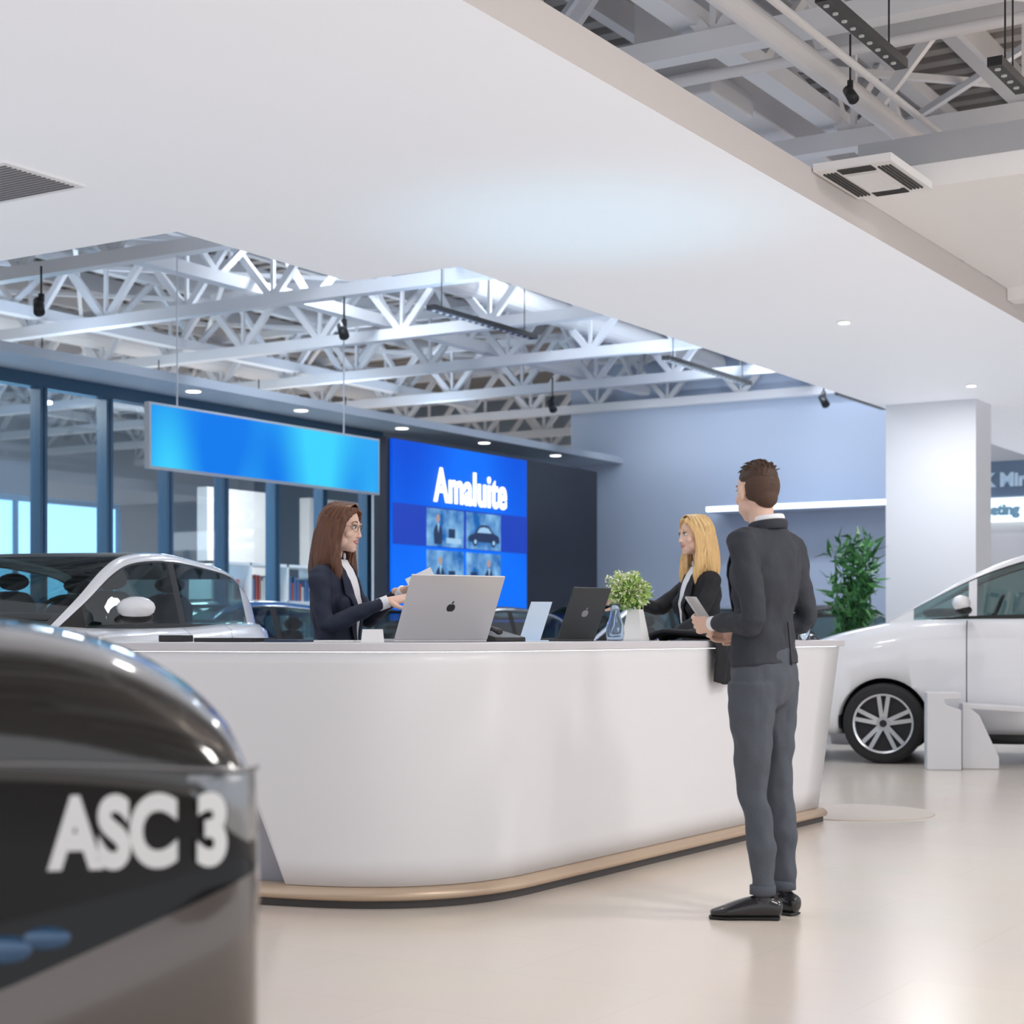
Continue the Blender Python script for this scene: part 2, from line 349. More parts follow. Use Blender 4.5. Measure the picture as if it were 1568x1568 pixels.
# ---------------------------------------------------------------- RECEPTION DESK
V0=Vector((-.30,6.88));DL=Vector((-.94,.342)).normalized();DR=Vector((.529,.849)).normalized()
RC=.62
def path(tl,tr,n=28):
    pts=[]
    for i in range(8):
        t=tl+(RC-tl)*i/8;pts.append(V0+DL*t)
    A=V0+DL*RC;B=V0+DR*RC
    for i in range(n+1):
        t=i/n;pts.append(A*(1-t)**2+V0*2*t*(1-t)+B*t*t)
    for i in range(1,15):
        pts.append(V0+DR*(RC+(tr-RC)*i/14))
    return pts
def offs(P,o):
    R=[]
    for i,p in enumerate(P):
        t=(P[min(i+1,len(P)-1)]-P[max(i-1,0)]).normalized();n=Vector((t.y,-t.x));R.append(p+n*o)
    return R
desk=empty('reception_desk')
def interp(x,T):
    for (a0,b0),(a1,b1) in zip(T,T[1:]):
        if x<=a1:return b0+(b1-b0)*max(0,(x-a0))/(a1-a0)
    return T[-1][1]
TL=[(.09,.66),(.59,.86),(.66,.90),(1.05,1.46)]
zs=[.09,.2,.35,.5,.59,.62,.7,.8,.9,1.0,1.05]
v=[];f=[];NP=None
for z in zs:
    P=offs(path(interp(z,TL),4.22-.28*(1.05-z)),.0+.03*(z-.09));NP=len(P)
    v+=[W(p.x,p.y,z) for p in P]
for j in range(len(zs)-1):
    for i in range(NP-1):f.append((j*NP+i,j*NP+i+1,(j+1)*NP+i+1,(j+1)*NP+i))
sh=mk('front_shell',v,f,whited,smooth=True,parent=desk)
sd=sh.modifiers.new('s','SOLIDIFY');sd.thickness=.05;sd.offset=-1
def strip(name,P0,P1,z0,z1,mat,bev=0,parent=desk,smooth=False):
    n=len(P0);v=[W(p.x,p.y,z0) for p in P0]+[W(p.x,p.y,z0) for p in P1]+[W(p.x,p.y,z1) for p in P0]+[W(p.x,p.y,z1) for p in P1]
    f=[]
    for i in range(n-1):
        f+=[(i,i+1,n+i+1,n+i),(2*n+i,3*n+i,3*n+i+1,2*n+i+1),(i,2*n+i,2*n+i+1,i+1),(n+i,n+i+1,3*n+i+1,3*n+i)]
    f+=[(0,n,3*n,2*n),(n-1,3*n-1,4*n-1,2*n-1)]
    o=mk(name,v,f,mat,parent=parent)
    if bev:
        b=o.modifiers.new('b','BEVEL');b.width=bev;b.segments=2;b.limit_method='ANGLE'
    return o
PT=path(1.62,4.3)
strip('counter_top',offs(PT,.085),offs(PT,-.46),1.05,1.088,M('counter_top',(.66,.65,.69),.35),.006)
PI=path(1.30,4.1);strip('inner_core',offs(PI,-.09),offs(PI,-.42),.0,1.05,M('desk_core_grey',(.42,.42,.47),.5))
PL=path(1.45,4.2);strip('led_strip',offs(PL,.066),offs(PL,.048),1.0455,1.05,M('desk_led',(1,1,1),.5,e=(.88,.91,1),es=8))
PB=path(.98,4.0)
n=len(PB);prof=[(-.03,.088),(.02,.090),(.06,.083),(.085,.066),(.09,.05),(.08,.036),(.06,.03),(-.03,.03)];k=len(prof)
v=[];f=[]
R=[offs(PB,o_) for o_,z in prof]
for i in range(n):
    for j,(o_,z) in enumerate(prof):v.append(W(R[j][i].x,R[j][i].y,z))
for i in range(n-1):
    for j in range(k):f.append((i*k+j,i*k+(j+1)%k,(i+1)*k+(j+1)%k,(i+1)*k+j))
f.append(tuple(range(k)));f.append(tuple(range((n-1)*k,n*k)))
mk('base_rail',v,f,M('brushed_champagne_metal',(.62,.48,.36),.38,.4),smooth=True,parent=desk)
strip('kick_painted_shade',offs(PB,.062),offs(PB,-.03),.0,.031,M('kick_shade_dark',(.06,.055,.055),.5))  # kick strip coloured dark to stand in for the shadow under the rail
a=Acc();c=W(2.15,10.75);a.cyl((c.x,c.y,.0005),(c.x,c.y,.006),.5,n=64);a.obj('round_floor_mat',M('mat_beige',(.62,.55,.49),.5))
# ---------------------------------------------------------------- CARS
carglass=thin_glass('car_glass',(.40,.55,.55),.13,.01)
def car(name,loc,ang,paint,zsc=1.0,wsc=1.0,roofblack=False,wr=.335,rimc=(.6,.62,.65),wx=(.86,3.45),long_ws=False,gh=1.0):
    e=empty(name,loc,ang)
    pm_=paint;glass=carglass
    dark=M('car_black_plastic',(.012,.012,.013),.5)
    B=[(0,.48,.38,.52,.60),(.03,.64,.28,.60,.69),(.12,.76,.22,.66,.76),(.3,.83,.2,.72,.82),(.6,.875,.2,.80,.89),(1.0,.895,.2,.86,.955),(1.3,.90,.2,.90,.985),(2.0,.905,.2,.92,.99),(2.8,.905,.2,.935,1.0),(3.4,.90,.2,.96,1.01),(3.9,.87,.22,.97,1.02),(4.2,.81,.28,.94,1.0),(4.34,.72,.36,.88,.96),(4.4,.6,.45,.82,.88)]
    if long_ws: G=[(.95,.70,.93,.94),(1.3,.77,.95,1.10),(1.7,.80,.96,1.27),(2.1,.81,.96,1.39),(2.5,.81,.96,1.45),(3.0,.80,.96,1.48),(3.6,.78,.96,1.45),(4.0,.74,.97,1.36),(4.2,.70,.97,1.2),(4.36,.62,.95,.98)]
    else: G=[(1.15,.70,.94,.95),(1.45,.78,.96,1.15),(1.8,.81,.96,1.35),(2.1,.82,.96,1.445),(2.6,.82,.96,1.485),(3.2,.80,.96,1.46),(3.7,.78,.97,1.40),(4.0,.74,.97,1.27),(4.2,.69,.97,1.12),(4.34,.6,.95,.98)]
    G=[(x,w_,b_,b_+(t_-b_)*gh) for x,w_,b_,t_ in G]
    Z=zsc
    def sec(st):
        x,w,zb,zs_,zt=st;w*=wsc;h=zs_-zb;g=zt-zs_
        return [(0,zb),(w*.8,zb),(w*.95,zb+.05),(w*.985,zb+.2*h),(w,zb+.45*h),(w*.995,zb+.7*h),(w*.99,zb+.88*h),(w*.965,zs_),(w*.91,zs_+.5*g),(w*.8,zs_+.8*g),(w*.6,zs_+.95*g),(w*.3,zt),(0,zt)]
    S=cr(B,6);v=[];f=[]
    for st in S:
        H=sec(st);L=[(y,z) for y,z in H]+[(-y,z) for y,z in H[-2:0:-1]]
        v+=[(st[0],y,z*Z if z>.3 else z*(1+ (Z-1)*z/.3)) for y,z in L]
    k=len(L)
    for i in range(len(S)-1):
        for j in range(k):f.append((i*k+j,i*k+(j+1)%k,(i+1)*k+(j+1)%k,(i+1)*k+j))
    f.append(tuple(range(k)));o_=(len(S)-1)*k;f.append(tuple(range(o_,o_+k)))
    body=mk('body',v,f,[pm_,dark],smooth=True)
    cut=Acc()
    for x in wx:
        for s in(-1,1):cut.cyl((x,s*.60*wsc,wr),(x,s*1.2,wr),wr+.045,n=40)
    cu=cut.obj('cutter',dark)
    bo=body.modifiers.new('b','BOOLEAN');bo.operation='DIFFERENCE';bo.object=cu;bo.solver='EXACT'
    bpy.context.view_layer.update()
    me=bpy.data.meshes.new_from_object(body.evaluated_get(bpy.context.evaluated_depsgraph_get()))
    body.modifiers.clear();body.data=me;bpy.data.objects.remove(cu)
    if len(me.materials)<2:
        me.materials.clear();me.materials.append(pm_);me.materials.append(dark)
    for p in me.polygons:
        c=p.center;m=0
        for x in wx:
            if math.hypot(c.x-x,c.z-wr)<wr+.043 and abs(c.y)<.99*wsc and abs(p.normal.y)<.98 or (math.hypot(c.x-x,c.z-wr)<wr+.02):m=1
        if c.z<.25:m=1
        if 1.45<c.x<4.0 and c.z>.9*Z and abs(c.y)<.74:m=1
        p.material_index=m;p.use_smooth=(abs(p.normal.x)<.98)
    body.parent=e
    S2=cr(G,6);v=[];f=[];mi=[]
    ts=[0,.07,.3,.6,.92,.95]
    for x,wb,zb,zr in S2:
        wb*=wsc;h=zr-zb;wr_=wb-.26*h
        H=[(wb+(wr_-wb)*t,zb+h*.93*t) for t in ts]+[(wr_*.985,zb+h*.945),(wr_*.955,zb+h*.97),(wr_*.92,zb+h*.985),(wr_*.5,zb+h*.997),(0,zr)]
        L=H+[(-y,z) for y,z in H[-2::-1]]
        v+=[(x,y,z*Z) for y,z in L]
    k=len(L);nh=len(H)
    xws=2.05 if not long_ws else 2.35
    for i in range(len(S2)-1):
        xm=(S2[i][0]+S2[i+1][0])/2
        for j in range(k-1):
            f.append((i*k+j,i*k+j+1,(i+1)*k+j+1,(i+1)*k+j))
            jj=j if j<nh-1 else k-2-j
            m=0
            if 1<=jj<=3:
                m=1
                if 2.58<xm<2.70: m=2
                if xm>3.85: m=0
                if xm<1.42 and not long_ws:m=2
                if long_ws and (1.60<xm<1.68 or xm<1.15):m=0
            elif jj<1 or jj==4:m=2
            elif jj>=8:
                if xm<xws or xm>3.86:m=1
                elif roofblack:m=2
            mi.append(m)
    mk('greenhouse',v,f,[pm_,glass,dark],mi,True,e)
    a=Acc()
    for x in(2.35,3.25):
        for y in(-.36,.36):
            a.tube([(x-.05,y,.85*Z),(x+.06,y,1.06*Z),(x+.12,y,1.14*Z)],[(.23,.07),(.22,.06),(.15,.04)],side=(0,1,0));a.ell((x+.15,y,(1.14+.1*gh)*Z),(.05,.12,.075*gh))
    a.tube([(1.35,-.6,1.0*Z),(1.4,0,1.01*Z),(1.35,.6,1.0*Z)],[(.12,.04)]*3,side=(1,0,0))
    P=[(1.85+.06*math.sin(t),-.36+.17*math.cos(t),1.02*Z+.13*math.sin(t)) for t in[2*math.pi*i/20 for i in range(21)]];a.tube(P,[.014]*21,n=6,sub=1)
    a.obj('seats_and_steering_wheel',M('car_interior',(.05,.055,.06),.7),True,e)
    def ribbon(x,wd,s,off=.003):
        st=[q for q in cr(B,24) if abs(q[0]-x)<.03][0];H=sec(st)[2:9];vv=[]
        for y,z in H:
            for dx in(-wd/2,wd/2):vv.append((x+dx,s*(y+off),z*Z))
        return vv,[(2*i,2*i+1,2*i+3,2*i+2) for i in range(len(H)-1)]
    a=Acc()
    for s in(-1,1):
        for x in ((1.28,2.62,3.3) if not long_ws else (1.62,2.75,3.3)):
            vv,ff=ribbon(x,.007,s);a.add(vv,ff,0)
    for s in(-1,1):
        for x in(2.38,3.12):a.obox((x,s*(.905*wsc+.012),.86*Z),(.09,0,0),(0,.014,0),(0,0,.014),1)
        a.tube([(1.62,s*.86*wsc,1.0*Z),(1.6,s*.93*wsc,1.03*Z)],[(.03,.02),(.03,.02)],sub=1,mi=2)
        a.ell((1.58,s*(1.0*wsc),1.06*Z),(.08,.125,.07),mi=1)
        a.ell((1.60,s*(.99*wsc),1.015*Z),(.07,.11,.045),mi=2)
        a.tube([(.12,s*.60*wsc,.66*Z),(.25,s*.77*wsc,.70*Z),(.5,s*.845*wsc,.755*Z)],[(.05,.045),(.05,.05),(.012,.02)],mi=3)
        a.tube([(4.3,s*.62*wsc,.82*Z),(4.2,s*.78*wsc,.84*Z),(3.95,s*.86*wsc,.86*Z)],[(.06,.05),(.06,.05),(.012,.02)],mi=4)
        a.box(1.35,3.0,s*.88*wsc-.02,s*.88*wsc+.02,.19,.27,0)
    a.tube([(.06,-.55*wsc,.42*Z),(-.01,0,.42*Z),(.06,.55*wsc,.42*Z)],[(.05,.07)]*3,mi=0,side=(1,0,0))
    a.box(-.012,.02,-.22,.22,.48*Z,.56*Z,5)
    a.obj('trim_parts',[dark,pm_,dark,M('car_lamp_glass',(.75,.8,.85),.1,coat=1),M('car_tail_lamp',(.35,.01,.01),.15,coat=1),M('number_plate',(.8,.8,.8),.5)],True,e)
    tyre=M('tyre_rubber',(.02,.02,.022),.75);rim=M('alloy_rim',rimc,.25,.9);hubd=M('rim_dark',(.03,.03,.035),.4,.5)
    for x in wx:
        for s in(-1,1):
            a=Acc();yc=s*.80*wsc;prof=[(wr*.70,-.1),(wr*.76,-.115),(wr*.9,-.112),(wr*.985,-.09),(wr,-.05),(wr,.05),(wr*.985,.09),(wr*.9,.112),(wr*.76,.115),(wr*.70,.1)]
            n=48;v=[];f=[];kk=len(prof)
            for i in range(n):
                t=2*math.pi*i/n
                for r,y in prof:v.append((x+r*math.cos(t),yc+y,wr+r*math.sin(t)))
            for i in range(n):
                for j in range(kk-1):f.append((i*kk+j,i*kk+j+1,((i+1)%n)*kk+j+1,((i+1)%n)*kk+j))
            a.add(v,f,0)
            a.cyl((x,yc-s*.09,wr),(x,yc+s*.045,wr),wr*.72,n=48,mi=2)
            v=[];f=[]
            for i in range(n):
                t=2*math.pi*i/n
                for r,y in((wr*.74,s*.118),(wr*.69,s*.11),(wr*.67,s*.05)):v.append((x+r*math.cos(t),yc+y,wr+r*math.sin(t)))
            for i in range(n):
                for j in range(2):f.append((i*3+j,i*3+j+1,((i+1)%n)*3+j+1,((i+1)%n)*3+j))
            a.add(v,f,1)
            for q in range(5):
                for dq in(-.17,.17):
                    t=2*math.pi*q/5+.3
                    p=Vector((x+wr*.14*math.cos(t+dq*1.6),yc+s*.085,wr+wr*.14*math.sin(t+dq*1.6)));r_=Vector((x+wr*.70*math.cos(t+dq),yc+s*.10,wr+wr*.70*math.sin(t+dq)))
                    a.beam(p,r_,.036,.03,1,up=(0,1,0))
            a.cyl((x,yc+s*.05,wr),(x,yc+s*.105,wr),wr*.17,n=24,mi=1);a.cyl((x,yc+s*.1,wr),(x,yc+s*.11,wr),wr*.09,n=20,mi=2)
            a.obj('wheel',[tyre,rim,hubd],False,e)
    return e
wp=M('car_paint_white',(.82,.83,.87),.25,coat=1.0)
def carat(name,xc,d,angcam,paint,**k):
    return car(name,W(xc,d,0),math.radians(angcam)+TH,paint,**k)
carat('white_hatchback_car',-3.62,9.0,76,wp,zsc=1.21,gh=.80,roofblack=True)
ang=-17.5;ca,sa=math.cos(math.radians(ang)),math.sin(math.radians(ang))
ox=3.25-(.92*ca+.8*sa);od=14.9-(.92*sa-.8*ca)
carat('white_family_car',ox,od,ang,wp,zsc=1.31,long_ws=True,wr=.35,wx=(.92,3.6))
def wcar(name,X,Y,rz,paint,**k):
    r=math.radians(rz);o=Vector((X,Y,0))-Vector((math.cos(r)*2.2,math.sin(r)*2.2,0));return car(name,o,r,paint,**k)
wcar('blue_hatchback_car',-12.35,13.6,90,M('car_paint_blue',(.01,.12,.35),.25,coat=1))
wcar('dark_sedan_car',-10.2,14.9,90,M('car_paint_black',(.02,.025,.035),.25,coat=1),zsc=.96)
wcar('silver_hatchback_car',-10.7,19.7,75,M('car_paint_silver',(.62,.65,.70),.3,.2,coat=1),zsc=1.05)
wcar('dark_sedan_car',-8.0,18.6,80,M('car_paint_black'))
# foreground SUV
fg=empty('dark_suv_car',W(-.372,2.60,0),TH+math.radians(180+13))
fpaint=M('suv_paint_dark_grey',(.020,.018,.017),.14,.15,coat=1.0);fblk=M('suv_gloss_black',(.004,.004,.005),.12,0,spec=.4)
flow=M('suv_lower_bronze',(.12,.10,.09),.22,.4,coat=.8)
tops=[(0,.80),(.008,.89),(.025,.95),(.06,1.0),(.13,1.055),(.22,1.10),(.33,1.133),(.5,1.155),(.9,1.19),(1.3,1.22),(1.5,1.24),(2.2,1.26),(4.4,1.24)]
wid=[(0,.80),(.008,.86),(.025,.90),(.06,.925),(.13,.94),(.22,.945),(.33,.945),(.5,.945),(.9,.95),(1.3,.95),(1.5,.95),(2.2,.95),(4.4,.9)]
v=[];f=[];mi=[]
SS=[]
for (x,t),(x2,w) in zip(tops,wid):SS.append((x,t,w))
SS=cr(SS,3)
def bz(x): return max(.58,.755-.42*x)
for x,t,w in SS:
    zb=.28;B_=bz(x)
    base=[(0,zb),(w*.8,zb),(w*.95,.33),(w*.98,.40),(w*.995,B_-.10),(w*.992,B_-.02),(w*.976,B_),(w*.972,(B_+.80)/2),(w*.972,.80)]
    h=t-.80
    up=[(w*.972,.80+h*.3),(w*.978,.80+h*.36),(w*.955,.80+h*.60),(w*.89,.80+h*.80),(w*.76,.80+h*.93),(w*.5,.80+h*.99),(0,t)]
    H=base+up;L=H+[(-y,z) for y,z in H[-2:0:-1]];v+=[(x,y-.95,z) for y,z in L]
k=len(L);nh=len(H)
for i in range(len(SS)-1):
    for j in range(k):
        f.append((i*k+j,i*k+(j+1)%k,(i+1)*k+(j+1)%k,(i+1)*k+j))
        jj=j if j<nh-1 else k-1-j
        m=0
        if jj<=5:m=2
        elif jj<=8:m=1
        mi.append(m)
f.append(tuple(range(k)));mi.append(1);o_=(len(SS)-1)*k;f.append(tuple(range(o_,o_+k)));mi.append(0)
mk('body',v,f,[fpaint,fblk,flow],mi,True,fg)
a=Acc();a.tube([(1.5,-.95,1.2),(2.1,-.95,1.45),(2.9,-.95,1.52),(3.7,-.95,1.5),(4.3,-.95,1.2)],[(.75,.1),(.72,.27),(.70,.3),(.68,.28),(.6,.1)],side=(0,1,0));a.obj('cabin',M('suv_glass_dark',(.02,.05,.05),.06),True,fg)
a=Acc()
for x in(1.0,3.6):
    for yy in(-.12,-1.78):a.cyl((x,yy-.11,.36),(x,yy+.11,.36),.36,n=40);a.cyl((x,yy-.115,.36),(x,yy+.115,.36),.22,n=30,mi=1)
a.obj('wheels',[M('tyre_rubber'),M('alloy_rim')],False,fg)
def fw(x): return -.95+.972*interp(x,wid)
v=[];f=[];nx=16;nz=6
for i in range(nx+1):
    x=.004+.115*(i/nx)
    for j in range(nz+1):
        tz=j/nz;zlo=.79+.095*(i/nx)**1.5;zhi=.905
        v.append((x,fw(x)+.004+.010*math.sin(math.pi*tz)*math.sin(math.pi*min(1,i/nx+.15)),zlo+(zhi-zlo)*tz))
for i in range(nx):
    for j in range(nz):f.append((i*(nz+1)+j,i*(nz+1)+j+1,(i+1)*(nz+1)+j+1,(i+1)*(nz+1)+j))
mk('headlamp',v,f,M('suv_headlamp',(.22,.23,.25),.12,.55,coat=1,bump=(45,.5,.01)),smooth=True,parent=fg)
a=Acc()
P=[(x,fw(x)+.008,.908+.02*min(1,x/.3)) for x in(.004,.02,.05,.1,.2,.35,.6,.9)]
a.tube(P,[(.004,.003)]*8,side=(0,0,1),n=8)
a.obj('chrome_trim',M('dark_chrome',(.25,.25,.26),.2,.9),True,fg)
a=Acc();a.ell((.325,fw(.3)-.004,.665),(.040,.012,.020),24);a.ell((.385,fw(.3)-.004,.650),(.045,.012,.024),24);a.obj('blue_reflection_shape',M('painted_reflection_blue',(.02,.08,.18),.1,.3,coat=1),True,fg)  # blue ellipsoids stand in for a reflection on the black band
m4=Matrix(((-.70,0,0,.318),(0,0,1,0),(0,1,0,.774),(0,0,0,1)))
text('ASC 3',.143,'lettering',M('decal_white',(.80,.80,.80),.3,.0,coat=.5),m4,ext=.003,off=.007,parent=fg,warp=lambda c:Vector((c.x,c.y+fw(max(0,c.x))+(.017 if c.x<.12 else .005),c.z)))
# ---------------------------------------------------------------- PEOPLE
skin=M('skin_fair',(.80,.54,.43),.45)
skin2=M('skin_hand',(.78,.52,.41),.5)
for s_ in(skin,skin2):
    b_=s_.node_tree.nodes['Principled BSDF'];b_.inputs['Subsurface Weight'].default_value=.15;b_.inputs['Subsurface Radius'].default_value=(.01,.004,.002)
eyew=M('eye_white',(.8,.8,.8),.2);iris=M('eye_iris',(.03,.02,.015),.2);lipm=M('lips',(.55,.20,.18),.4)
def hand(name,w,D,N,curl,sgn,parent):
    w=Vector(w);D=Vector(D).normalized();N=Vector(N);N=(N-D*N.dot(D)).normalized();S=D.cross(N).normalized()*sgn
    a=Acc();a.tube([w-D*.05,w,w+D*.04,w+D*.088],[(.024,.019),(.026,.018),(.037,.015),(.038,.012)],side=S,n=14)
    for i,(L,o) in enumerate(((.060,-.030),(.076,-.0105),(.083,.0095),(.074,.029))):
        p=w+D*.08+S*o;pts=[p];an=0
        for q,fr_ in enumerate((.22,.42,.26,.2)):
            an+=(0,curl*.8,curl,curl*.8)[q];p=p+(D*math.cos(an)+N*math.sin(an)+S*(o*1.2))*L*fr_*1.1;pts.append(p)
        a.tube(pts,[.0095,.0092,.0088,.008,.0068],n=10,sub=3)
    b=w+D*.02+S*.022
    a.tube([b,b+D*.022+S*.022+N*.006,b+D*.05+S*.034+N*.016,b+D*.074+S*.036+N*.026],[.014,.012,.010,.008],n=10,sub=3)
    return blob(name,a,.0032,skin2,2,parent)
def head(parent,loc,rz,rx,hair,hairmat,female,glasses=False,skinm=skin,strandmats=None):
    a=Acc()
    a.ell((0,-.015,.032),(.074,.093,.083),24);a.ell((0,.018,-.030),(.060,.070,.078),24);a.ell((0,.045,-.072),(.038,.04,.036),18);a.ell((0,.066,-.094),(.018,.018,.016),14)
    for s in(-1,1):
        a.ell((s*.036,.054,-.024),(.024,.024,.024));a.ell((s*.045,.012,-.06),(.02,.045,.034))
        a.ell((s*.024,.074,.030),(.022,.012,.009));a.ell((s*.076,-.008,-.008),(.010,.019,.031),rot=Matrix.Rotation(-s*.3,3,'Z'))
        a.ell((s*.009,.092,-.031),(.007,.008,.006))
    a.tube([(0,.080,.022),(0,.088,-.005),(0,.097,-.024)],[(.007,.007),(.008,.008),(.009,.008)],n=12)
    a.ell((0,.098,-.028),(.009,.009,.008))
    a.tube([(0,-.022,-.04),(0,-.030,-.11),(0,-.045,-.20)],[(.054,.056),(.050,.052),(.060,.055)] if not female else [(.046,.05),(.042,.045),(.052,.05)],n=18)
    hd=blob('face',a,.0035,skinm,5,None)
    b=Acc()
    for s in(-1,1):
        b.ell((s*.030,.074,.010),(.014,.010,.0085),14,0);b.ell((s*.031,.0815,.010),(.0055,.0045,.006),12,1)
        b.tube([(s*.014,.084,.034),(s*.030,.084,.039),(s*.046,.072,.033)],[.002,.0025,.0015],n=8,mi=2)
        b.tube([(s*.016,.082,.014),(s*.030,.0855,.020),(s*.044,.076,.015)],[.0018,.002,.0015],n=6,mi=1)
    b.tube([(-.022,.077,-.054),(-.008,.088,-.053),(0,.089,-.0545),(.008,.088,-.053),(.022,.077,-.054)],[.002,.004,.0035,.004,.002],n=8,mi=3)
    b.tube([(-.020,.077,-.057),(0,.087,-.064),(.020,.077,-.057)],[.002,.0046,.002],n=8,mi=3)
    if female:b.tube([(-.015,.083,-.0565),(0,.0905,-.0585),(.015,.083,-.0565)],[.0015,.0022,.0015],n=6,mi=0)
    if glasses:
        for s in(-1,1):
            P=[(s*.031+.020*math.cos(t),.092-.012*abs(math.cos(t))*(1 if s*math.cos(t)>0 else .2),.008+.018*math.sin(t)) for t in [2*math.pi*i/16 for i in range(17)]]
            b.tube(P,[.0011]*17,n=6,sub=1,mi=4,cap=.1);b.tube([(s*.051,.081,.012),(s*.072,.02,.012),(s*.078,-.01,.006)],[.0011]*3,n=6,mi=4)
        b.tube([(-.011,.092,.012),(0,.096,.014),(.011,.092,.012)],[.0011]*3,n=6,mi=4)
    ft=b.obj('facial_features',[eyew,iris,hairmat,lipm,M('glasses_metal',(.25,.2,.15),.3,.8)],True)
    c=Acc();objs=[]
    if hair=='short':
        c.ell((0,-.022,.050),(.0748,.088,.074),28);c.ell((0,-.075,.020),(.050,.040,.055))
        d=Acc();d.ell((0,-.042,.020),(.0738,.072,.085),28);d.ell((0,-.067,-.03),(.050,.045,.045),20)
        objs.append(blob('hair_faded_sides',d,.004,M('hair_fade',(.085,.048,.034),.8,bump=(300,.5,.002)),3,None))
        st=Acc()
        for i in range(260):
            th=random.uniform(-math.pi,math.pi);u=random.uniform(.0,1.0);ph=u*1.15
            n_=Vector((math.sin(ph)*math.sin(th),math.sin(ph)*math.cos(th),math.cos(ph)))
            p=Vector((n_.x*.073,-.022+n_.y*.086,.050+n_.z*.072));dr=(Vector((random.gauss(.2,.3),.55,.0))-n_*Vector((0,.55,0)).dot(n_)).normalized()
            st.tube([p,p+dr*.012+n_*.005,p+dr*.026+n_*.005],[.0028,.0024,.001],n=5,sub=2,mi=0)
        objs.append(st.obj('hair_tufts',hairmat,True))
    else:
        c.ell((0,-.026,.044),(.081,.093,.081),28)
        L=.30 if hair=='long' else .33
        c.tube([(0,-.06,.05),(0,-.09,-.05),(0,-.10,-.17),(0,-.095,-.24),(0,-.08,-L)],[(.076,.05),(.08,.042),(.085,.036),(.075,.03),(.045,.016)],n=20)
        for s in(-1,1):
            c.tube([(s*.02,.060,.094),(s*.058,.044,.064),(s*.079,.016,.0),(s*.083,.006,-.08),(s*.088,.026,-.16),(s*.082,.045,-.23),(s*.072,.052,-L+.02)],[(.010,.020),(.013,.024),(.012,.032),(.016,.036),(.022,.034),(.020,.028),(.008,.010)],side=(1,0,0),n=14)
            c.tube([(s*.07,-.03,.04),(s*.084,-.04,-.06),(s*.092,-.045,-.16),(s*.088,-.05,-.25)],[(.02,.05),(.022,.048),(.022,.042),(.012,.02)],n=14)
        st=Acc();wv=.004 if hair=='long' else .009
        for i in range(230):
            s=random.choice((-1,1));az=math.radians(random.uniform(48,178));sa_,ca_=math.sin(az),math.cos(az);k=random.uniform(.97,1.05);ph=random.random()*6.28;Le=L*random.uniform(.72,1.02)
            P=[(s*.006,.02+.045*ca_,.121),(s*(.006+.058*sa_),.0+.075*ca_,.100),(s*.083*sa_*k,-.024+.094*ca_*k,.04),(s*.090*sa_*k,-.036+.078*ca_*k,-.05)]
            for q in range(1,5):
                zz=-.05-(Le-.05)*q/4;P.append((s*(.098*sa_*k)*(1-.06*q)+wv*math.sin(ph+q*1.7),-.034+.082*ca_*k+(.018*q/4 if ca_>0 else .004*q)+wv*math.cos(ph+q*1.9),zz))
            st.tube(P,[.0035,.0042,.0046,.0048,.0048,.0046,.004,.0015],n=5,sub=3,mi=random.choice((0,0,1,2)))
        objs.append(st.obj('hair_strands',strandmats,True))
    hr=blob('hair',c,.004,hairmat,3,None,disp=(.006,60,8) if female else (.0012,120,60))
    root=bpy.data.objects.new('head',None);col.objects.link(root);root.parent=parent;root.location=loc;root.rotation_euler=(rx,0,rz)
    for o in [hd,ft,hr]+objs:o.parent=root
    return root
